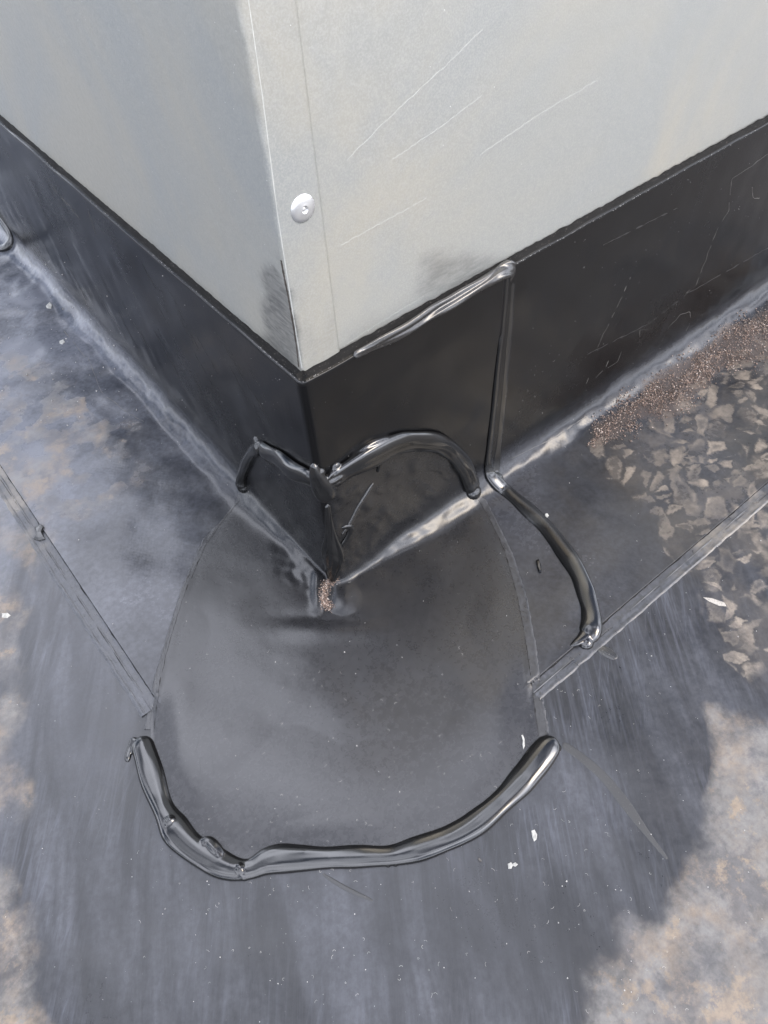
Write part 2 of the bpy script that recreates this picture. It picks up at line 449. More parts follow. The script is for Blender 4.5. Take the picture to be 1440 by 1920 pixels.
# ------------------------------------------------------------------ the roof sheet
def axis(lo, hi, step, far):
    a = list(np.arange(lo, hi + 1e-9, step)); d = step
    up = [a[-1]]; dn = [a[0]]
    while up[-1] < far: d *= 1.35; up.append(up[-1] + d); dn.append(dn[-1] - d)
    return np.array(dn[:0:-1] + a + up[1:])
ax = axis(-.42, .62, .0028, 30); ay = axis(-.42, .62, .0028, 30)
X, Y = np.meshgrid(ax, ay, indexing='ij')
near = sstep(1.6, .8, np.hypot(X, Y))
def roof_z(X, Y):
    z = fbm(X * 7, Y * 7, 5.0, 3) * .0016 + fbm(X * 24, Y * 24, 1.0, 3) * .00035
    return z * sstep(1.6, .8, np.hypot(X, Y))
Z = -.0022 + roof_z(X, Y)
under = (X > .012) & (Y > .012)
Z = np.where(under, -.006, Z)
P = np.stack([X, Y, Z], -1)
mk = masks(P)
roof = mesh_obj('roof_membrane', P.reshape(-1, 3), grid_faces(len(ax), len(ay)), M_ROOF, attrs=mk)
tag(roof, kind='structure', label='weathered black rubber roof sheet with tan dust and wiped streaks')

OUT = [(283,1372),(286,1330),(298,1275),(318,1195),(345,1110),(385,1020),(425,965),(448,938),(452,900),(458,865),(472,842),(492,832),(515,842),(545,862),(572,880),(598,898),(622,895),(655,872),(690,848),(725,832),(770,822),(815,822),(850,836),(872,862),(884,900),(893,930),(915,968),(945,1030),(968,1110),(984,1190),(995,1270),(1004,1340),(1012,1385),(1000,1440),(950,1490),(900,1535),(850,1568),(780,1590),(735,1605),(620,1610),(520,1615),(460,1636),(400,1615),(335,1560),(300,1490),(284,1430)]
# ------------------------------------------------------------------ flashing sheets: one profile swept round the corner
RC = .003
SEAM = .763 * S
XS = .7983 * S
def sheet(name, t0, t1, dmax, off, mat, step=.0028, edge=None, top=H, seed=0.0):
    """t<0: left wall (y=-t); t>0: right wall. dmax: reach on the roof. off: thickness above the layer below."""
    cols = []
    for t in np.arange(t0, -RC, step): cols.append((t, 0, -t, -1, 0))
    for a in np.linspace(0, 1, 9 if t0 < 0 < t1 else 0):
        ph = a * math.pi / 2
        cols.append((0.0 + (a - .5) * RC, RC - RC * math.cos(ph), RC - RC * math.sin(ph), -math.cos(ph), -math.sin(ph)))
    tt = np.arange(max(t0, RC + step), t1 + 1e-9, step)
    for t in tt: cols.append((t, t, 0, 0, -1))
    C = np.array(cols)
    T, BX, BY, NX, NY = [C[:, i][:, None] for i in range(5)]
    far = sstep(.01, .12, np.abs(T))
    rf = .0065 + .0150 * far + .0022 * gn(T * 22, 3.1 + seed)
    # profile parameter
    nw, nf_, nd = 70, 20, max(8, int(dmax / step))
    prof_d = []; prof_z = []
    topw = top + .0012 * gn(T * 22, 9.0 + seed)
    prof_d.append(-.0035 + 0 * T); prof_z.append(topw - .0006)
    prof_d.append(-.0004 + 0 * T); prof_z.append(topw - .0001)
    prof_d.append(.0000 + 0 * T); prof_z.append(topw - .0006)
    for i in range(1, nw + 1):
        f = i / nw; prof_d.append(0 * T); prof_z.append((topw - .0006) * (1 - f) + rf * f)
    for i in range(1, nf_ + 1):
        th = i / nf_ * math.pi / 2
        prof_d.append(rf * (1 - np.cos(th))); prof_z.append(rf * (1 - np.sin(th)))
    for i in range(1, nd + 1):
        f = i / nd; prof_d.append(rf * (1 - f) + dmax * f); prof_z.append(0 * T)
    prof_d.insert(-1, prof_d[-1] - .00025); prof_z.append(0 * T)
    Dm = np.concatenate(prof_d, 1); Zm = np.concatenate(prof_z, 1)
    if edge is not None:
        e = edge(Dm)                                # along-wall position of the free end, as a function of reach
        w = np.clip((T - .06) / (t1 - .06), 0, 1)
        T2 = T + w * (e - t1)
        BX = np.where(T > RC, T2, BX)
    wallm = sstep(.004, .03, Zm)
    floorm = sstep(.004, .03, Dm)
    fil = (1 - wallm) * (1 - floorm)
    T_ = np.broadcast_to(np.where(T > RC, BX, T), Dm.shape)
    # normal displacement
    sx = BX + Dm * NX; sy = BY + Dm * NY
    wall_d = wallm * (.0011 * fbm(T_ * 11, Zm * 14, 2 + seed, 2) + .00035 * gn(T_ * 55, Zm * 40, seed)) * sstep(H, H - .03, Zm)
    wall_d = wall_d * sstep(0, .02, np.abs(T_))
    fil_d = fil * sstep(.0, .03, np.abs(T_)) * (.0017 * fbm(T_ * 26, Dm * 40, 4 + seed, 3) + .0005)
    fl = floorm * (.0022 * fbm(sx * 12, sy * 12, 7.0, 2) + .0011 * fbm(sx * 33, sy * 33, 3.0, 2) * sstep(.12, .02, Dm)) * sstep(dmax, dmax - .05, Dm)
    D2 = Dm + wall_d + fil_d * .7 + off * wallm + off * fil * .7
    Z2 = Zm + fl + fil_d * .7 + off * (1 - wallm) 
    qx, qy = to_px(np.stack([sx, sy, 0 * sx + .001], -1))
    inp = sstep(8, 60, poly_sd(qx, qy, OUT)) * floorm * (t0 < 0)
    rr_ = np.where((sx < 0) & (sy < 0), np.hypot(sx, sy), np.maximum(-sx, -sy))
    Z2 = Z2 - inp * (fl * .8 + .0034 * sstep(.05, SEAM, rr_))
    Z2 = Z2 + roof_z(sx, sy) * floorm
    # thin outer edge
    PX = BX + D2 * NX; PY = BY + D2 * NY
    # outer thickness: last column turned down
    V = np.stack([PX, PY, Z2], -1)
    lastv = V[:, -1:, :].copy(); lastv[:, :, 2] -= .0022 + off; lastv[:, :, 0] += NX[:, :, None][:, :, 0] * .0001; 
    V = np.concatenate([V, lastv], 1)
    if edge is not None:                            # free end also turned down
        endv = V[-1:, :, :].copy()
        nrm = np.stack([0 * Dm[-1], -wallm[-1], -(1 - wallm[-1])], -1)
        nrm = np.concatenate([nrm, nrm[-1:]], 0)
        endv[0] = endv[0] - nrm * np.array([1, -1, 1]) * 0 + np.stack([np.full(len(nrm), .0001), -nrm[:, 1] * .0016, nrm[:, 2] * .0016], -1)
        V = np.concatenate([V, endv], 0)
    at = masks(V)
    zz_ = V[..., 2]
    up = sstep(.006, .03, zz_)
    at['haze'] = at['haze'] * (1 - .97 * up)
    at['dirt'] = at['dirt'] * (1 - up); at['tread'] = at['tread'] * (1 - up); at['sandm'] = at['sandm'] * (1 - up); at['stroke'] = at['stroke'] * (1 - up)
    return mesh_obj(name, V.reshape(-1, 3), grid_faces(V.shape[0], V.shape[1], flip=True), mat, attrs=at)

def seg_edge(Dm):
    # the free end of the corner sheet bows outwards over the roof towards the seam
    f = np.clip(Dm / SEAM, 0, 1)
    return np.interp(f, [0, .12, .35, .6, .8, 1.0], EDGE_X)
# traced from the curve of the bead over the roof
def floor_pt(px, py, z=0.0):
    r = ray(px, py); t = (z - CV.z) / r.z; return CV + r * t
_e = [floor_pt(a, b) for a, b in [(918,895),(945,915),(1020,985),(1080,1065),(1104,1140),(1092,1205)]]
_ed = np.array([-p.y for p in _e]); _ex = np.array([p.x for p in _e])
EDGE_X = np.interp(np.array([0, .12, .35, .6, .8, 1.0]) * SEAM, _ed, _ex)
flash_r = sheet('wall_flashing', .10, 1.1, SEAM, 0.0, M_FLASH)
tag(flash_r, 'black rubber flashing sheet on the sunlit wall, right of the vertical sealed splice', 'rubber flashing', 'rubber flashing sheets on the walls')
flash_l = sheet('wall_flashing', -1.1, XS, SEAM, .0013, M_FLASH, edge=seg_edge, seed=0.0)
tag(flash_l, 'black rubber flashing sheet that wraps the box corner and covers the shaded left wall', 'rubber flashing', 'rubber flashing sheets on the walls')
BV = bvh_of(roof, flash_r, flash_l)
def hit(px, py, bv=None):
    h, n, i, d = (bv or BV).ray_cast(CV, ray(px, py))
    if h is None:
        p = floor_pt(px, py); return p, Vector((0, 0, 1)), (p - CV).length
    if n.dot(CV - h) < 0: n = -n
    return h, n, d

# ------------------------------------------------------------------ sheet metal box
ZT = .56; BXL = 1.15
MET = .0042
cab = empty('metal_box', (MET, MET, H - .03))
tag(cab, 'grey galvanized sheet metal box whose corner rises from the black rubber upstand', 'metal box')
def rub_attr(V, spots):
    px, py = to_px(V); r = np.zeros(px.shape)
    for poly, amt, soft in spots:
        r = np.maximum(r, amt * sstep(-soft, soft, poly_sd(px, py, poly) + 14 * fbm(px / 40, py / 40, 1.0, 3)))
    return r
def panel(name, axis_, a0, a1, z0, z1, pos, step, spots, thick=.0011, wav=.0006):
    na = int((a1 - a0) / step) + 1; nz = int((z1 - z0) / step) + 1
    A, Zz = np.meshgrid(np.linspace(a0, a1, na), np.linspace(z0, z1, nz), indexing='ij')
    wv = wav * fbm(A * 4, Zz * 4, 3.0 if axis_ == 'x' else 8.0, 2)
    if axis_ == 'x': V = np.stack([A, pos + wv, Zz], -1)
    else: V = np.stack([pos + wv, A, Zz], -1)
    o = mesh_obj(name, V.reshape(-1, 3), grid_faces(na, nz, flip=(axis_ == 'y')), M_METAL, cab, attrs=dict(rub=rub_attr(V, spots).ravel()))
    sm = o.modifiers.new('thickness', 'SOLIDIFY'); sm.thickness = thick; sm.offset = -1
    return o
z0 = H - .03
spots_r = [([(790,480),(880,478),(960,488),(940,520),(860,545),(770,560),(800,510)], .6, 20), ([(650,600),(700,590),(760,580),(720,640),(655,660)], .15, 15)]
panel('side_panel', 'x', .012, BXL, z0, ZT, MET + .0010, .004, spots_r)
# the left panel folds round the corner and laps 30 mm over the right one
spots_l = [([(492,520),(520,490),(548,560),(562,690),(545,695),(495,640)], .95, 10), ([(566,560),(575,690),(640,650),(620,600),(600,640)], .16, 12)]
FL = .0300
cols = [(MET, y) for y in np.arange(BXL, .012, -.004)]
r_ = .0022
for a in np.linspace(0, math.pi / 2, 8): cols.append((MET + r_ - r_ * math.cos(a), MET + r_ - r_ * math.sin(a)))
nfl = len(cols)
for x in np.arange(.009, FL + .0001, .0022): cols.append((x, MET))
cols.append((FL + .0002, MET + .0001)); cols.append((FL + .0003, MET + .0012))
zs = np.arange(z0, ZT + 1e-6, .004)
V = np.array([[(x, y, z) for z in zs] for x, y in cols])
wav = .0006 * fbm(V[..., 1] * 4, V[..., 2] * 4, 8.0, 2) * sstep(.01, .08, V[..., 1])
V[..., 0] += wav
# slight ragged hump on the folded edge
k_ = np.exp(-((np.arange(len(cols)) - (nfl - 4)) / 3.0) ** 2)[:, None]
V[..., 0] -= k_ * .0005 * gn(V[..., 2] * 90, 2.2); V[..., 1] -= k_ * .0004 * gn(V[..., 2] * 70, 5.2)
lp_ = mesh_obj('corner_panel', V.reshape(-1, 3), grid_faces(V.shape[0], V.shape[1], flip=True), M_METAL2, cab, attrs=dict(rub=rub_attr(V, spots_l).ravel()))
lp_['label'] = 'folded corner panel lapping over the sunlit side panel'
bm = bmesh.new(); bevel_box(bm, (MET, MET, ZT), (BXL, BXL, ZT + .004)); bm_obj('top_panel', bm, M_METAL, cab, False)
bm = bmesh.new(); bevel_box(bm, (MET + .01, BXL - .001, 0), (BXL, BXL, ZT)); bevel_box(bm, (BXL - .001, MET + .01, 0), (BXL, BXL - .002, ZT)); bm_obj('back_panel', bm, M_METAL, cab, False)

# pale scribed line on the folded flange, a shallow raised score
def ribbon(name, pts, w, hgt, mat, bv, parent=None, label=None):
    V = []; F = []
    for i, (a, b) in enumerate(pts):
        p, n, d = hit(a, b, bv)
        q, n2, _ = hit(*(pts[min(i + 1, len(pts) - 1)] if i < len(pts) - 1 else pts[i - 1]), bv)
        t = (q - p) if i < len(pts) - 1 else (p - q)
        s = t.cross(n).normalized()
        ww = w * d / FPX * (.5 + .5 * random.random())
        V += [p - s * ww / 2, p + n * hgt, p + s * ww / 2]
        if i: 
            k = 3 * i; F += [(k - 3, k - 2, k + 1, k), (k - 2, k - 1, k + 2, k + 1)]
    o = mesh_obj(name, [tuple(v) for v in V], F, mat, parent)
    if label: o['label'] = label
    return o
BVM = bvh_of(*[o for o in cab.children if o.name.startswith(('side_panel', 'corner_panel'))])
M_SCORE = simple('bare_zinc', (.42, .42, .39), .5, .3, .1)
def densify(pts, n):
    out = []
    P_ = np.array(pts, float); L = np.r_[0, np.cumsum(np.hypot(*np.diff(P_, axis=0).T))]
    for s in np.linspace(0, L[-1], n): out.append((np.interp(s, L, P_[:, 0]), np.interp(s, L, P_[:, 1])))
    return out
ribbon('scored_line', densify([(463,-20),(492,180),(520,400),(548,580),(566,690)], 60), 2.2, .00008, M_SCORE, BVM, cab, 'pale scored line along the folded corner')
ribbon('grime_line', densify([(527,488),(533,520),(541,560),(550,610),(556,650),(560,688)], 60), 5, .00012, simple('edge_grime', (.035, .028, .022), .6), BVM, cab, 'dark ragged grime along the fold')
for ln in ([(905,55),(850,110),(735,215),(650,300)], [(905,178),(830,235),(735,300)], [(860,560),(760,625),(690,668)], [(795,555),(700,612),(650,645)], [(640,460),(720,415),(800,372)], [(1120,150),(1010,215),(900,290)]):
    ribbon('scratch', [(a + random.uniform(-1, 1), b + random.uniform(-1, 1)) for a, b in densify(ln, 40)], .75, .00004, M_SCORE, BVM, cab)

# blind rivet: domed washer head, raised ring and hollow mandrel
def rivet(px, py):
    p, n, d = hit(px, py, BVM)
    n = Vector((0, -1, 0)); R_ = 25.5 * d / FPX
    prof = [(.15, .20), (.20, .24), (.22, .31), (.26, .35), (.31, .35), (.35, .33), (.5, .31), (.68, .26), (.84, .19), (.94, .10), (1.0, .02), (1.01, -.05)]
    V = []; nn = 48
    for r, z in prof:
        for j in range(nn):
            a = j / nn * 2 * math.pi
            V.append((p.x + math.cos(a) * r * R_, p.y - z * R_ * .75, p.z + math.sin(a) * r * R_))
    F = [(i * nn + j, i * nn + (j + 1) % nn, (i + 1) * nn + (j + 1) % nn, (i + 1) * nn + j) for i in range(len(prof) - 1) for j in range(nn)]
    o = mesh_obj('rivet', V, F, M_RIVET, cab)
    V = []; F = []
    pr = [(.001, .27), (.05, .27), (.10, .26), (.145, .23), (.16, .18), (.16, .0)]
    for r, z in pr:
        for j in range(24):
            a = j / 24 * 2 * math.pi; V.append((p.x + math.cos(a) * r * R_, p.y - z * R_ * .75, p.z + math.sin(a) * r * R_))
    F = [(i * 24 + j, i * 24 + (j + 1) % 24, (i + 1) * 24 + (j + 1) % 24, (i + 1) * 24 + j) for i in range(len(pr) - 1) for j in range(24)]
    q = mesh_obj('mandrel', V, F, M_RIVET); q.parent = o; q.matrix_parent_inverse = Matrix.Translation(-cab.location) if False else Matrix.Identity(4)
    return o
rivet(568, 391)

# ------------------------------------------------------------------ generic strips laid on the membranes
def smooth_rows(A, it=3, wrap=False):
    for _ in range(it):
        B = A.copy(); B[1:-1] = (A[:-2] + 2 * A[1:-1] + A[2:]) / 4
        if wrap: B[0] = (A[-1] + 2 * A[0] + A[1]) / 4; B[-1] = (A[-2] + 2 * A[-1] + A[0]) / 4
        A = B
    return A
def resample(pts, step_px=4.0):
    P_ = np.array(pts, float)
    # centripetal catmull-rom on (x, y, w)
    out = []
    n = len(P_)
    for i in range(n - 1):
        p0 = P_[max(i - 1, 0)]; p1 = P_[i]; p2 = P_[i + 1]; p3 = P_[min(i + 2, n - 1)]
        L = max(2, int(np.hypot(*(p2 - p1)[:2]) / step_px))
        for k in range(L):
            t = k / L
            out.append(.5 * ((2 * p1) + (-p0 + p2) * t + (2 * p0 - 5 * p1 + 4 * p2 - p3) * t * t + (-p0 + 3 * p1 - 3 * p2 + p3) * t ** 3))
    out.append(P_[-1])
    return np.array(out)
def bead_shape(pts, bv, hr=.42, lump=.12, seed=0.0, ridge=.12, nsec=26, lift=0.0, cap=True, nsm=30):
    """one run of sealant: pts = (px, py, width px)"""
    R_ = resample(pts)
    C = []; Nn = []; Wd = []
    for a, b, w in R_:
        p, n, d = hit(a, b, bv); C.append(p); Nn.append(n); Wd.append(w * d / FPX)
    C = smooth_rows(np.array(C), 8); Nn = smooth_rows(np.array(Nn), nsm); Wd = np.array(Wd)
    Nn /= np.linalg.norm(Nn, axis=1)[:, None]
    T = np.gradient(C, axis=0); T /= np.linalg.norm(T, axis=1)[:, None] + 1e-12
    Sd = np.cross(T, Nn); Sd /= np.linalg.norm(Sd, axis=1)[:, None] + 1e-12
    L = np.r_[0, np.cumsum(np.linalg.norm(np.diff(C, axis=0), axis=1))]
    n = len(C)
    Wd = Wd * (1 + .20 * gn(L * 32, 2.7 + seed))
    capw = np.ones(n)
    if cap:
        for i in range(n):
            r = Wd[i] / 2; e = min(L[i], L[-1] - L[i])
            if e < r: capw[i] = math.sqrt(max(.02, 1 - ((r - e) / r) ** 2))
    ang = np.linspace(0, 2 * math.pi, nsec, endpoint=False)
    LL = L[:, None] * np.ones(nsec)[None]
    AA = ang[None] * np.ones(n)[:, None]
    ww = (Wd * capw)[:, None] / 2 * (1 + lump * gn(LL * 38, np.sin(AA) * .4 + seed, np.cos(AA) * .8 + seed * 3))
    hh = (Wd * np.sqrt(capw))[:, None] * hr * (1 + lump * 1.6 * gn(LL * 26, 4 + seed))
    ca = np.cos(AA); sa = np.sin(AA)
    xx = np.sign(ca) * np.abs(ca) ** .9 * ww
    yy = np.where(sa > 0, np.abs(sa) ** .72 * hh * .95, -np.abs(sa) * .0018)
    yy = yy * (1 + ridge * gn(LL * 22, xx / (np.abs(ww) + 1e-9) * 2.1 + seed, 5.5) * (sa > 0))
    V = C[:, None] + Sd[:, None] * xx[..., None] + Nn[:, None] * (yy + lift)[..., None]
    F = grid_faces(n, nsec).tolist()
    F = []
    for i in range(n - 1):
        for j in range(nsec):
            k = (j + 1) % nsec
            F.append((i * nsec + j, (i + 1) * nsec + j, (i + 1) * nsec + k, i * nsec + k))
    F.append(tuple(range(nsec))); F.append(tuple(range((n - 1) * nsec, n * nsec))[::-1])
    return V.reshape(-1, 3).tolist(), F
def ball(px, py, r_px, bv, sq=.6):
    p, n, d = hit(px, py, bv); r = r_px * d / FPX
    q = n.to_track_quat('Z', 'Y'); V = []; F = []
    for i in range(9):
        th = i / 8 * math.pi
        for j in range(14):
            a = j / 14 * 2 * math.pi
            v = q @ Vector((math.sin(th) * math.cos(a) * r, math.sin(th) * math.sin(a) * r, math.cos(th) * r * sq)); V.append(tuple(p + v))
    for i in range(8):
        for j in range(14):
            k = (j + 1) % 14; F.append((i * 14 + j, (i + 1) * 14 + j, (i + 1) * 14 + k, i * 14 + k))
    return V, F
def fuse(name, shapes, mat, voxel=.00045, sm=6, parent=None):
    V = []; F = []
    for v, f in shapes:
        n = len(V); V += [tuple(a) for a in v]; F += [tuple(i + n for i in q) for q in f]
    o = mesh_obj(name, V, F, mat, parent)
    m = o.modifiers.new('r', 'REMESH'); m.mode = 'VOXEL'; m.voxel_size = voxel; m.use_smooth_shade = True
    if sm:
        s = o.modifiers.new('s', 'SMOOTH'); s.iterations = sm; s.factor = .5
    dg = bpy.context.evaluated_depsgraph_get(); ev = o.evaluated_get(dg)
    me = bpy.data.meshes.new_from_object(ev); o.modifiers.clear(); o.data = me
    me.polygons.foreach_set('use_smooth', [True] * len(me.polygons))
    if not me.materials: me.materials.append(mat)
    return o

# seam strips along the outer edge of the flashings: smeared tape with squeezed-out edges
def seam_strip(axis_, a0, a1, gap0, gap1):
    n = int((a1 - a0) / .003); m = 12
    A = np.linspace(a0, a1, n)[:, None] * np.ones(m)[None]
    f = np.linspace(0, 1, m)[None] * np.ones(n)[:, None]
    w0 = SEAM - gap0 ; w1 = SEAM + gap1 + .0012 * gn(A * 30, 1.0) + .0008 * gn(A * 120, 2.0)
    D_ = w0 + f * (w1 - w0)
    h = .0007 + .0007 * np.exp(-((f - .93) / .05) ** 2) * (1 + .6 * gn(A * 90, 6.)) + .0004 * np.exp(-((f - .62) / .06) ** 2) * (1 + gn(A * 40, 9.)) + .00018 * gn(A * 60, D_ * 200, 1.0)
    h[:, -1] = -.0012
    x, y = (A, -D_) if axis_ == 'x' else (-D_, A)
    Zs = -.0022 + roof_z(x, y) + h
    V = np.stack([x, y, Zs], -1)
    o = mesh_obj('seam_tape', V.reshape(-1, 3), grid_faces(n, m, flip=(axis_ == 'x')), M_TAPE, attrs=dict(dirt=np.clip(masks(V)['dirt'] + masks(V)['tread'], 0, 1).ravel()))
    for nm_, o_, w_, hh_, mt_ in (('adhesive_line', .0052, .0009, .0014, M_TAPE3), ('adhesive_line', .0068, .0006, .0010, M_MASTIC), ('adhesive_line', .0112, .0010, .0014, M_TAPE3)):
        V = []
        for i in range(n):
            t = float(A[i, 0]); g = float(gn(t * 70, o_ * 900)); g3 = float(gn(t * 9, o_ * 500)); wd = w_ * max(.05, .6 + 1.1 * g)
            for j in range(4):
                f2 = j / 3; dd = SEAM + o_ + .0008 * g3 + wd * (f2 - .5); X_, Y_ = (t, -dd) if axis_ == 'x' else (-dd, t)
                V.append((X_, Y_, -.0022 + float(roof_z(np.array(X_), np.array(Y_))) + .0004 + hh_ * math.sin(f2 * math.pi) * max(0, .6 + g)))
        l_ = mesh_obj(nm_, V, grid_faces(n, 4, flip=(axis_ == 'x')).tolist(), mt_, None, dict(dirt=np.zeros(len(V)))); l_.parent = o
    V = []; m2 = 5
    for i in range(n):                                # squeezed-out line of adhesive against the cut edge
        t = float(A[i, 0]); g = float(gn(t * 160, 3.)); g2 = float(gn(t * 60, 8.))
        wd = .0009 + .0008 * max(0, g) + .0010 * max(0, g2)
        for j in range(m2):
            f2 = j / (m2 - 1); dd = SEAM - .0004 + wd * f2
            X_, Y_ = (t, -dd) if axis_ == 'x' else (-dd, t)
            V.append((X_, Y_, -.0022 + float(roof_z(np.array(X_), np.array(Y_))) + .0006 + (.0010 + .0006 * g) * (1 - f2) ** .6))
    ln_ = mesh_obj('adhesive_line', V, grid_faces(n, m2, flip=(axis_ == 'x')).tolist(), M_MASTIC); ln_.parent = o
    return o
st1 = seam_strip('y', floor_pt(300, 1318).y, 1.1, .004, .0150)
tag(st1, 'narrow strip of seam tape at the left flashing edge, with gummy smears', 'seam tape', 'seam tape strips')
st2 = seam_strip('x', floor_pt(992, 1290).x, 1.1, .004, .0130)
tag(st2, 'narrow strip of seam tape at the right flashing edge, running to the boot prints', 'seam tape', 'seam tape strips')

# ------------------------------------------------------------------ corner patch: draped over the roof, the fillet and both walls
# (outline OUT is defined above)
CPX, CPY = 640, 1250
def patch_mesh(name, outline, mat, lift, na=420, nr=150, tilt=True, inner=None):
    P_ = np.array(outline + [outline[0]], float)
    L = np.r_[0, np.cumsum(np.hypot(*np.diff(P_, axis=0).T))]
    s = np.linspace(0, L[-1], na, endpoint=False)
    ox = np.interp(s, L, P_[:, 0]); oy = np.interp(s, L, P_[:, 1])
    rr = np.linspace(0.0 if inner is None else inner, 1, nr)
    G = np.zeros((na, nr, 3)); Nm = np.zeros((na, nr, 3)); PX = np.zeros((na, nr)); PY = np.zeros((na, nr))
    for i in range(na):
        for j in range(nr):
            a = CPX + (ox[i] - CPX) * rr[j]; b = CPY + (oy[i] - CPY) * rr[j]
            p, n, d = hit(a, b); G[i, j] = p; Nm[i, j] = n; PX[i, j] = a; PY[i, j] = b
    return G, Nm, PX, PY
G, Nm, PX, PY = patch_mesh('p', OUT, None, 0)
def sm2(A, it):
    for _ in range(it):
        B = A.copy()
        B[:, 1:-1] = (A[:, :-2] + A[:, 2:] + 2 * A[:, 1:-1]) / 4
        C = (np.roll(B, 1, 0) + np.roll(B, -1, 0) + 2 * B) / 4
        A = C
    return A
fl_ = (sstep(.020, .045, np.maximum(-G[..., 0], -G[..., 1])) * sstep(0, 14, poly_sd(PX, PY, OUT)))
Gs = sm2(G, 8)
Gf = G.copy(); rs_ = np.where((G[..., 0] < 0) & (G[..., 1] < 0), np.hypot(G[..., 0], G[..., 1]), np.maximum(-G[..., 0], -G[..., 1]))
inp_ = sstep(8, 60, poly_sd(PX, PY, OUT))
Gf[..., 2] = G[..., 2] + inp_ * np.where(rs_ < SEAM, .0034 * sstep(.05, SEAM, rs_), .0034 * sstep(SEAM + .07, SEAM, rs_))
Gz = sm2(Gf, 70)[..., 2]; Gs[..., 2] = Gs[..., 2] * (1 - fl_) + Gz * fl_
Ns = sm2(Nm, 12); Ns /= np.linalg.norm(Ns, axis=2)[..., None]
def gau(cx, cy, sx, sy, ang=0.0):
    c, s = math.cos(math.radians(ang)), math.sin(math.radians(ang))
    dx, dy = PX - cx, PY - cy
    u = c * dx + s * dy; v = -s * dx + c * dy
    return np.exp(-(u / sx) ** 2 - (v / sy) ** 2)
def ridge(pts, w):
    return np.exp(-(line_d(PX, PY, pts) / w) ** 2)
off = .0012 + 0 * PX
off += .0014 * ridge([(470,940),(520,990),(565,1045),(600,1085)], 13) * (1 + .5 * gn(PX / 22, PY / 22, 1.))
off += .0012 * ridge([(650,1078),(700,1048),(770,1008),(830,975),(880,940)], 12) * (1 + .6 * gn(PX / 26, PY / 26, 3.))
off += .0030 * gau(596, 1110, 12, 38, 0) + .0026 * gau(648, 1128, 20, 26, 20)
off -= .0040 * gau(616, 1112, 8, 34, 6)
off += .0016 * gau(615, 1185, 90, 20) - .0016 * gau(612, 1160, 70, 12)
off += .0009 * gau(560, 1080, 46, 20, 40) * gn(PX / 18, PY / 18, 8.)
off += (.0016 * fbm(G[..., 0] * 12, G[..., 1] * 12, 6., 2) + .00012 * fbm(G[..., 0] * 45, G[..., 1] * 45, 2., 2)) * sstep(0, 70, 0 * PX + poly_sd(PX, PY, OUT)) * sstep(.02, .004, G[..., 2] - 0)
wl = sstep(.004, .02, G[..., 2])
off += wl * (.0013 * fbm(PX / 34, PY / 34, 4., 3)) * sstep(0, 40, poly_sd(PX, PY, OUT))
off = np.maximum(off, .0010)
V = Gs + Ns * off[..., None]
ed = V[:, -1:] - (V[:, -1:] - V[:, -2:-1]) * .06
V = np.concatenate([V[:, :-1], ed, V[:, -1:]], 1)
sk = V[:, -1:] - Nm[:, -1:] * .0026
V = np.concatenate([V, sk], 1)
at = dict(haze=(np.concatenate([(.35 + .75 * sstep(1050, 1450, PY)) * (1 - .75 * wl), np.ones((PX.shape[0], 2)) * .9], 1)).ravel())
z_ = np.zeros(V.shape[:2]).ravel()
dk = z_
at.update(dirt=dk, tread=z_, sandm=z_, stroke=z_)
patch = empty('corner_patch', (0, 0, 0))
patch_sheet = mesh_obj('patch_sheet', V.reshape(-1, 3), grid_faces(V.shape[0], V.shape[1], wrap=True, flip=False), M_PATCH, patch, at)
tag(patch, 'rounded charcoal rubber patch moulded over the foot of the box corner', 'rubber patch')
BV2 = bvh_of(roof, flash_r, flash_l, patch_sheet)

# tape showing beyond the patch edge on the right and, thinly, on the left
def edge_strip(inner_pts, outer_pts, n=110, m=8, lift=.0006, nm='edge_tape'):
    I = densify(inner_pts, n); O = densify(outer_pts, n); V = []
    for i in range(n):
        wob = 2.2 * float(gn(i * .35, 1.0)) + 1.5 * float(gn(i * 1.1, 4.0))
        for j in range(m):
            f = j / (m - 1)
            a = I[i][0] + (O[i][0] - I[i][0]) * f + wob * f; b = I[i][1] + (O[i][1] - I[i][1]) * f
            p, nn, d = hit(a, b)
            h = lift + .0003 * math.exp(-((f - .86) / .1) ** 2) + .0003 * float(gn(i * .5, j * .9, 2.)) if j < m - 1 else -.0008
            V.append(tuple(p + nn * h))
    V = [tuple(v) for v in V]
    return mesh_obj(nm, V, grid_faces(n, m).tolist(), M_TAPE2, patch, dict(dirt=np.zeros(len(V))))
edge_strip([(892,925),(935,1030),(962,1120),(980,1210),(990,1290),(1005,1385)], [(914,940),(962,1035),(990,1120),(1007,1210),(1017,1290),(1032,1375)])
edge_strip([(290,1368),(300,1280),(325,1195),(352,1110),(392,1020),(455,942)], [(268,1368),(287,1275),(312,1190),(338,1105),(378,1012),(436,955)], lift=.0004)

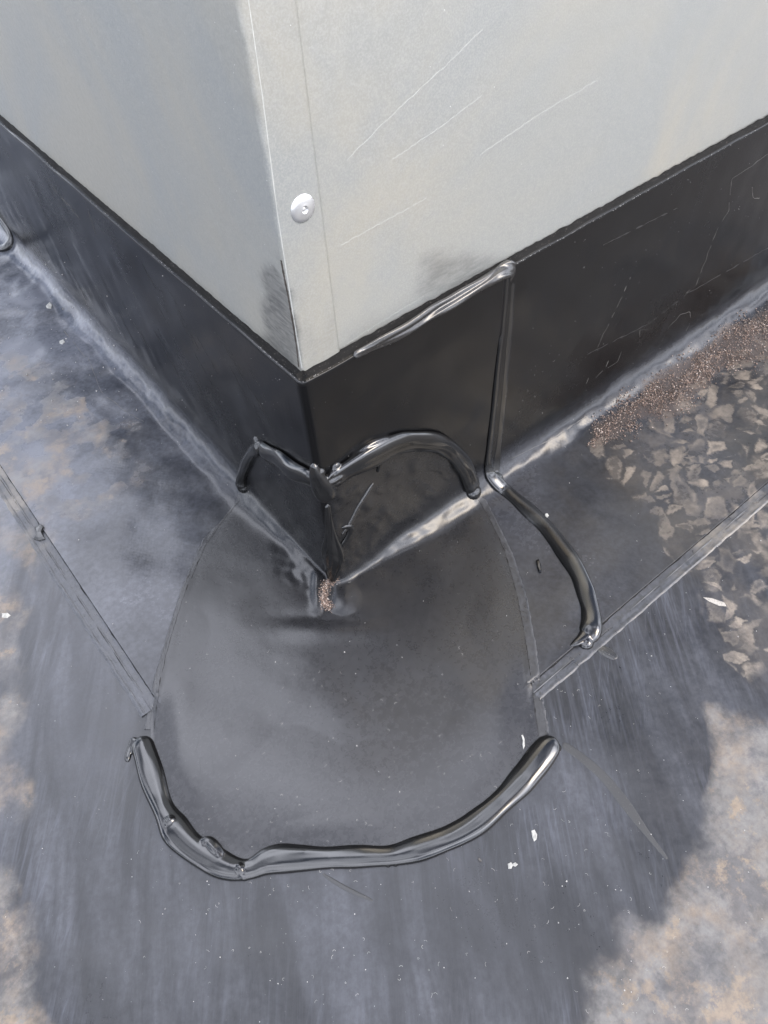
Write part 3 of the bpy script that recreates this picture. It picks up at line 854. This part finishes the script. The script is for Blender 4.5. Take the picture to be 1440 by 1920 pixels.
# ------------------------------------------------------------------ sealant
def T_(o, label, group='runs of black lap sealant'): return tag(o, label, 'sealant', group)
A = bead_shape([(264,1382,34),(270,1405,42),(281,1440,46),(296,1485,43),(310,1522,40),(330,1556,49),(360,1588,46),(398,1612,43),(436,1628,40),(470,1630,38),(505,1614,46),(560,1610,46),(620,1608,42),(680,1606,40),(735,1604,35),(780,1592,38),(850,1568,42),(900,1538,43),(950,1494,43),(992,1448,43),(1022,1408,46),(1040,1384,40)], BV, .32, .13, 1.0, .10)
A2 = bead_shape([(258,1384,22),(246,1402,13),(238,1424,11),(240,1430,5)], BV2, .5, .1, 2.0)
A3 = bead_shape([(380,1590,20),(388,1574,20),(404,1590,22),(420,1612,14)], BV2, .6, .1, 3.0)
A4 = bead_shape([(448,1618,16),(452,1634,20),(462,1652,9)], BV2, .62, .1, 4.0)
A5 = bead_shape([(318,1530,12),(324,1545,20),(330,1556,8)], BV2, 1.05, .3, 5.0)
bumps = [ball(728, 1622, 5, BV2), ball(742, 1622, 4, BV2), ball(1044, 1402, 9, BV2, .5)]
T_(fuse('sealant_bead', [A, A2, A3, A4, A5] + bumps, M_BEAD, .0005, 12), 'long curved wet black sealant bead along the lower edge of the patch')
B1 = bead_shape([(456,918,25),(455,902,23),(460,878,21),(470,856,23),(484,838,30),(498,838,34)], BV2, .55, .1, 6.0)
B1b = bead_shape([(486,831,12),(500,847,42),(525,861,45),(555,881,42),(580,893,42),(602,905,42)], BV2, .34, .2, 7.0, .15)
B1c = [ball(456, 912, 13, BV2, .9), ball(483, 826, 10, BV2, .8)]
T_(fuse('sealant_bead', [B1, B1b] + B1c, M_BEAD, .0004, 4), 'short hooked sealant bead on the shaded wall, ending in a round black drop')
B2 = bead_shape([(588,868,14),(594,888,30),(604,910,46),(612,926,41),(618,932,23)], BV2, .55, .15, 8.0)
B3 = bead_shape([(606,912,40),(625,898,47),(650,880,47),(688,858,50),(728,838,47),(752,830,47),(785,826,42),(820,830,40),(848,846,38),(868,872,38),(880,900,35),(888,924,35)], BV2, .33, .14, 9.0, .10)
B4 = bead_shape([(650,868,14),(690,838,26),(730,826,26),(748,832,17)], BV2, .55, .2, 10.0)
B5 = bead_shape([(708,845,14),(712,862,14),(709,882,9),(707,886,5)], BV2, .5, .2, 11.0)
B8 = bead_shape([(596,892,14),(612,902,30),(634,886,34),(650,872,16)], BV2, .5, .2, 30.0, .3)
B6 = [ball(614, 906, 17, BV2, .8), ball(632, 890, 15, BV2, .8), ball(599, 886, 12, BV2, .8), ball(622, 922, 12, BV2, .9), ball(606, 932, 11, BV2, 1.0), ball(888, 922, 16, BV2, .7), ball(630, 876, 12, BV2, .6)]
T_(fuse('sealant_bead', [B2, B3, B4, B5, B8] + B6, M_BEAD, .0004, 8), 'arched sealant bead above the patch right of the box corner, with a shiny clump')
B7 = bead_shape([(700,905,5),(690,920,10),(672,950,11),(655,985,12),(640,1004,6)], BV2, .3, .35, 12.0, .4)
T_(fuse('sealant_smear', [B7], M_BEAD2, .0003, 2), 'thin shiny sliver of sealant on the patch just right of the box corner', 'smears of sealant')
E1 = bead_shape([(614,945,12),(617,975,16),(619,1000,25),(622,1030,41),(624,1062,37),(624,1092,16)], BV2, .30, .28, 13.0, .4)
E2 = bead_shape([(640,990,8),(660,985,14),(650,1010,12),(632,1030,14)], BV2, .3, .3, 14.0, .4)
T_(fuse('sealant_smear', [E1, E2], M_BEAD, .0003, 2), 'ragged sealant smear trowelled down the box corner above the sandy crack', 'smears of sealant')
Cc = bead_shape([(951,512,10),(948,545,12),(941,620,12),(933,690,13),(925,770,13),(917,840,14),(914,868,18),(918,890,24),(936,910,30),(975,945,32),(1018,985,34),(1050,1025,36),(1076,1062,36),(1094,1100,38),(1107,1145,38),(1108,1180,40),(1096,1206,30)], BV, .30, .07, 15.0, .0)
C2 = bead_shape([(1108,1165,30),(1100,1190,26),(1080,1206,14),(1068,1212,5)], BV, .3, .1, 16.0)
C4 = bead_shape([(962,530,12),(958,600,16),(950,690,16),(942,780,16),(934,850,18),(930,890,16)], BV, .035, .2, 31.0, .3)
C3 = [ball(1098, 1206, 15, BV, .8), ball(932, 899, 14, BV, .7)]
T_(fuse('sealant_bead', [Cc, C2, C4] + C3, M_BEAD, .0005, 10), 'sealant bead down the wall splice, curving on to the right seam tape')
D1 = bead_shape([(966,500,27),(950,505,30),(925,520,26),(890,540,23),(850,564,26),(810,586,27),(765,614,30),(720,638,26),(690,654,18),(662,668,14)], BV, .26, .22, 17.0, .6)
D2 = bead_shape([(960,500,16),(958,516,14),(954,530,7)], BV, .4, .1, 18.0)
T_(fuse('sealant_bead', [D1, D2], M_BEAD2, .0004, 3), 'smeared sealant bead along the top edge of the sunlit upstand, right of the rivet')
G1 = bead_shape([(-12,392,14),(2,410,12),(14,428,12),(24,446,12),(20,462,14),(6,468,12),(-8,466,10)], BV, .5, .2, 19.0)
T_(fuse('sealant_bead', [G1, ball(20, 458, 9, BV)], M_BEAD, .0005, 3), 'small curl of sealant at the foot of the left wall, cut by the photo edge')
S1 = bead_shape([(1054,1394,16),(1090,1420,18),(1130,1455,20),(1165,1497,19),(1200,1545,15),(1235,1590,10),(1252,1612,6)], BV, .03, .1, 20.0, .1)
T_(fuse('sealant_smear', [S1], M_SMEAR, .0004, 1), 'flat matt grey streak running diagonally from the right end of the lower bead', 'smears of sealant')
S2 = bead_shape([(1118,1212,12),(1136,1222,18),(1158,1234,12)], BV, .10, .15, 21.0, .2)
T_(fuse('sealant_smear', [S2], M_BEAD2, .0003, 1), 'small dark dab of sealant just outside the right seam tape', 'smears of sealant')
S3 = bead_shape([(604,1638,5),(630,1655,8),(660,1672,9),(700,1690,5)], BV, .1, .3, 22.0, .3)
T_(fuse('sealant_smear', [S3], M_SMEAR, .0003, 0), 'short dark scratch-like streak below the middle of the lower bead', 'smears of sealant')

# ragged mastic on the ledge between the rubber and the metal
def ledge(side):
    n = 460; m = 7; a = np.linspace(.0 if side == 'r' else .0, 1.1, n); V = []
    for i in range(n):
        t = float(a[i]); g = float(gn(t * 120, 3.0 if side == 'r' else 8.0)); g2 = float(gn(t * 420, 5.0))
        for j in range(m):
            f = j / (m - 1)
            d = .0004 - f * (.0050 + .0000 * g)              # from the outer lip inwards to the metal
            h = H - .0012 + .0034 * f ** 1.6 + (.0005 * g * f + .0003 * g2 * (j > 0))
            if j == m - 1: h += .0009 + .0008 * g
            V.append((t - .0002 if side == 'r' else -d if False else -d, -d, h) if False else ((t, -d, h) if side == 'r' else (-d, t, h)))
    o = mesh_obj('mastic_strip', V, grid_faces(n, m, flip=(side == 'l')).tolist(), M_MASTIC)
    return o
tag(ledge('r'), 'dark gritty mastic strip closing the top of the sunlit right upstand', 'mastic strip', 'mastic strips on top of the upstands')
tag(ledge('l'), 'dark gritty mastic strip closing the top of the shaded left upstand', 'mastic strip', 'mastic strips on top of the upstands')

# ------------------------------------------------------------------ loose stuff
OCT = [(1, 0, 0), (-1, 0, 0), (0, 1, 0), (0, -1, 0), (0, 0, 1), (0, 0, -1)]
OF = [(0, 2, 4), (2, 1, 4), (1, 3, 4), (3, 0, 4), (2, 0, 5), (1, 2, 5), (3, 1, 5), (0, 3, 5)]
def grains(name, spots, mat, label):
    V = []; F = []
    for p, r in spots:
        q = Euler((random.random() * 6, random.random() * 6, random.random() * 6)).to_matrix(); k = len(V)
        sc = Vector((random.uniform(.6, 1.2), random.uniform(.6, 1.2), random.uniform(.5, 1)))
        for o in OCT: V.append(tuple(p + q @ Vector((o[0] * sc.x * r, o[1] * sc.y * r, o[2] * sc.z * r))))
        F += [tuple(i + k for i in f) for f in OF]
    o = mesh_obj(name, V, F, mat, smooth=False)
    return tag(o, label, kind='stuff')
SANDP = [(1105,800),(1180,735),(1290,660),(1390,600),(1480,545),(1560,560),(1440,680),(1350,705),(1310,735),(1290,775),(1210,795),(1150,830),(1110,830)]
sp = []
sx_ = RNG.uniform(1080, 1560, 120000); sy_ = RNG.uniform(530, 850, 120000)
sdd = poly_sd(sx_, sy_, SANDP) + 12 * fbm(sx_ / 30, sy_ / 30, 1., 3)
dens = sstep(-16, 30, sdd) * (.22 + .8 * sstep(-.2, .4, fbm(sx_ / 45, sy_ / 45, 3., 3)))
keep = RNG.uniform(0, 1, len(sx_)) < dens
for a, b in zip(sx_[keep][:36000], sy_[keep][:36000]):
    p, n, d = hit(a, b, BV2); r = .00016 + .0009 * random.random() ** 3; sp.append((p + n * r * random.uniform(.2, 1.4), r))
grains('brown_sand', sp, M_SAND, 'drift of coarse brown sand lying along the foot of the right wall')
sp = []
for i in range(1700):
    t = random.random(); cx, cy = np.interp(t, [0, .25, .5, .8, 1], [630, 612, 606, 610, 618]), np.interp(t, [0, .25, .5, .8, 1], [1088, 1095, 1112, 1132, 1140])
    a = cx + random.gauss(0, 4.5); b = cy + random.gauss(0, 4)
    p, n, d = hit(a, b, BV2); r = random.uniform(.0002, .0005); sp.append((p + n * r * .8, r))
grains('crack_sand', sp, M_SAND, 'brown sand caught in the crack at the foot of the box corner')
sp = []
def add_grit(n, x0, x1, y0, y1, r0, r1):
    for _ in range(n):
        p, nn, d = hit(random.uniform(x0, x1), random.uniform(y0, y1), BV2)
        if p.z > .05 and random.random() < .75: continue
        r = r0 + (r1 - r0) * random.random() ** 4; sp.append((p + nn * r * .3, r))
add_grit(600, -100, 1540, 500, 2000, .00012, .0006)
add_grit(230, -60, 260, 480, 800, .0003, .0012)
add_grit(160, 200, 620, 560, 900, .00015, .0004)
add_grit(150, 300, 1300, 1380, 1900, .00012, .0005)
for _ in range(1500):                                    # dusty grains caught on the cut edge of the rubber
    t = random.random() ** 1.3 * .8; g = float(gn(t * 60, 1.))
    if random.random() > .55 + .8 * g: continue
    q_ = Vector((t, -.0003, H - .0003)) if random.random() < .5 else Vector((-.0003, t, H - .0003))
    sp.append((q_ + Vector((random.gauss(0, .0002), random.gauss(0, .0002), random.gauss(0, .0002))), random.uniform(.0001, .0004)))
grains('white_grit', sp, M_GRIT, 'scattered specks of white grit on the rubber')
# hair-like lint
V = []; F = []
for _ in range(230):
    a, b = (random.uniform(250, 1300), random.uniform(1200, 1900)) if random.random() < .8 else (random.uniform(560, 1400), random.uniform(250, 1200))
    p, n, d = hit(a, b, BV2)
    q = n.to_track_quat('Z', 'Y'); ang = random.random() * 6.28; cur = random.choice((-1, 1)) * random.uniform(.3, 1.6); x = y = 0; k0 = len(V); m = 7; w = random.uniform(.00003, .00008)
    for i in range(m):
        c, s = math.cos(ang), math.sin(ang)
        for sg in (-1, 1): V.append(tuple(p + q @ Vector((x - s * w * sg, y + c * w * sg, .0003 + .0002 * math.sin(i)))))
        x += c * .0004; y += s * .0004; ang += cur * random.uniform(.2, 1)
        if i: F.append((k0 + 2 * i - 2, k0 + 2 * i, k0 + 2 * i + 1, k0 + 2 * i - 1))
tag(mesh_obj('lint', V, F, M_GRIT), 'fine pale lint fibres stuck to the patch and the roof', kind='stuff')

def flake(name, pts, label, mat=M_FLAKE, th=.0007, cat='debris'):
    """a chip traced round its outline, with its own thickness"""
    base = [hit(a, b, BV2) for a, b in pts]; c = sum((h[0] for h in base), Vector()) / len(base); n = base[0][1]
    nn = len(pts); V = []; F = []
    for lv, (s_, h_) in enumerate(((1, -.0002), (1.0, th * .6), (.7, th))):
        for p, _, _ in base: V.append(tuple(c + (p - c) * s_ + n * (h_ + random.uniform(0, th * .3) * (lv > 0))))
    for lv in range(2):
        for j in range(nn):
            k = (j + 1) % nn; F.append((lv * nn + j, lv * nn + k, (lv + 1) * nn + k, (lv + 1) * nn + j))
    F.append(tuple(range(2 * nn, 3 * nn)))
    o = mesh_obj(name, V, F, mat, smooth=False)
    return tag(o, label, cat, 'pale flakes on the rubber')
M_CHALK = simple('chalky_scuff', (.055, .051, .045), .6)
M_FAINT = simple('faint_scuff', (.016, .0155, .015), .4)
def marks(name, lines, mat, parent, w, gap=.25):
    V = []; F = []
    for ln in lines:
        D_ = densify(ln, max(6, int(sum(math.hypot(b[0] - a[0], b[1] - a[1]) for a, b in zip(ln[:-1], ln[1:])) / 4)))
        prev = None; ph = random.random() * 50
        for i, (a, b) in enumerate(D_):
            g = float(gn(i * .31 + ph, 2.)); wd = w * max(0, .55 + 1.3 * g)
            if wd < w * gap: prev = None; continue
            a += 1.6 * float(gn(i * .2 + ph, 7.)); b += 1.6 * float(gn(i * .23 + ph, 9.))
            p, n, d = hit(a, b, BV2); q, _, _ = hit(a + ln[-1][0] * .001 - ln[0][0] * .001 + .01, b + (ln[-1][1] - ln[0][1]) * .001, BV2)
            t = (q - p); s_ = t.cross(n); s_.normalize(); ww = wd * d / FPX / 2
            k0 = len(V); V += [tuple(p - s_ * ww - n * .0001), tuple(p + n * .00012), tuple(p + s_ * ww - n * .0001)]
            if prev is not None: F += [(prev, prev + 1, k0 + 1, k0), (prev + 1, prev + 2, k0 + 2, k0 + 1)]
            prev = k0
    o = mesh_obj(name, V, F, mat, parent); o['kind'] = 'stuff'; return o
marks('edge_adhesive', [[(289,1366),(300,1275),(320,1195),(347,1110),(387,1020),(427,965),(450,938)], [(893,930),(915,968),(945,1030),(968,1110),(984,1190),(995,1270),(1004,1340),(1010,1380)]], M_MASTIC, patch, 2.6, .02)  # thin dark line of adhesive along the left and right patch edges
marks('chalk_scuffs', [[(1440,288),(1400,318),(1372,335),(1366,395),(1345,430),(1318,500),(1305,535),(1282,553)], [(1410,350),(1412,372),(1424,372)], [(1165,660),(1158,678),(1140,690)], [(1145,668),(1135,690),(1118,708)], [(1105,705),(1098,722)], [(1215,618),(1200,618),(1196,640)], [(1240,640),(1255,612),(1276,590),(1294,584),(1296,600),(1284,625)], [(1182,520),(1160,570),(1130,630),(1120,652)]], M_CHALK, flash_r, 3.2)
marks('faint_scuffs', [[(960,860),(1040,820),(1100,780)], [(1100,665),(1160,635),(1215,608),(1290,550),(1360,510),(1440,465)], [(1130,460),(1200,425),(1270,390)]] + [[(x, y), (x + random.uniform(-30, 30), y + random.uniform(-26, 26))] for x, y in [(random.uniform(980, 1420), 0) for _ in range(0)]], M_FAINT, flash_r, 5, .1)
marks('faint_scuffs', [[(x, 300 + x * .86 + o_), (x + L_ * .55, 300 + x * .86 + o_ + L_)] for x, o_, L_ in [(random.uniform(5, 500), random.uniform(-40, 110), random.uniform(25, 90)) for _ in range(46)]] , M_FAINT, flash_l, 2.4)
marks('chalk_scuffs', [[(92,338),(105,362),(128,385)], [(100,352),(130,388),(150,412)], [(125,380),(148,408)], [(165,395),(180,440)], [(150,540),(170,590)], [(250,548),(256,560)]], M_CHALK, flash_l, 4)
marks('chalk_scuffs', [[(165,670),(190,735),(240,775),(270,790)], [(120,620),(160,670)]], M_CHALK, flash_l, 2.5)
marks('faint_scuffs', [[(x, y), (x + random.uniform(-14, 14), y + random.uniform(10, 60))] for x, y in [(random.uniform(330, 960), random.uniform(1150, 1540)) for _ in range(34)]], simple('faint_wipe', (.022, .022, .023), .5), patch, 1.0)
M_CRUST = simple('dusty_crust', (.26, .24, .21), .7, nscale=900)
flake('paint_flake', [(996,1558),(1002,1556),(1007,1565),(1006,1574),(1001,1578),(998,1570)], 'largest white chip, below the right part of the lower bead')
flake('paint_flake', [(952,1620),(958,1617),(962,1622),(959,1629),(953,1629)], 'left of two touching pale chips below the lower bead')
flake('paint_flake', [(961,1620),(966,1617),(971,1621),(967,1625),(962,1624)], 'right of two touching pale chips below the lower bead')
flake('paint_flake', [(977,1379),(980,1378),(983,1386),(984,1398),(981,1405),(979,1396),(980,1388)], 'thin white sliver near the right edge of the patch')
flake('paint_flake', [(1022,964),(1026,963),(1029,967),(1026,971),(1022,970)], 'round white dot beside the curving bead on the roof')
flake('paint_flake', [(86,574),(93,567),(98,572),(96,579),(88,578)], 'white crumb on the bluish flashing near the left wall')
flake('paint_flake', [(112,640),(119,637),(122,642),(117,646),(112,644)], 'small white crumb lower on the bluish left flashing')
flake('paint_flake', [(4,1150),(14,1149),(20,1154),(14,1159),(4,1158)], 'flat white spot near the left edge beside the seam tape', th=.0003)
flake('paint_flake', [(676,638),(681,636),(683,641),(679,647),(676,644)], 'tiny white chip on the mastic at the foot of the folded metal corner', th=.0004)
flake('paint_flake', [(1318,1120),(1335,1122),(1358,1130),(1362,1137),(1348,1136),(1330,1128)], 'pale elongated scrape crumb among the boot prints', M_CRUST, th=.0003)
flake('dark_chip', [(1005,1052),(1010,1050),(1014,1062),(1015,1074),(1011,1075),(1007,1064)], 'curled dark rubber crumb left of the curving bead', M_BEAD, .0018)
flake('dark_chip', [(896,1610),(899,1609),(903,1614),(902,1617),(898,1614)], 'tiny dark splinter under the right part of the lower bead', M_DARKBIT, .0008)
flake('dark_chip', [(66,990),(78,984),(84,990),(80,1000),(86,1012),(74,1016),(64,1012),(70,1002)], 'brownish gummy lump squeezed out on the left seam tape', M_BEAD2, .0022)
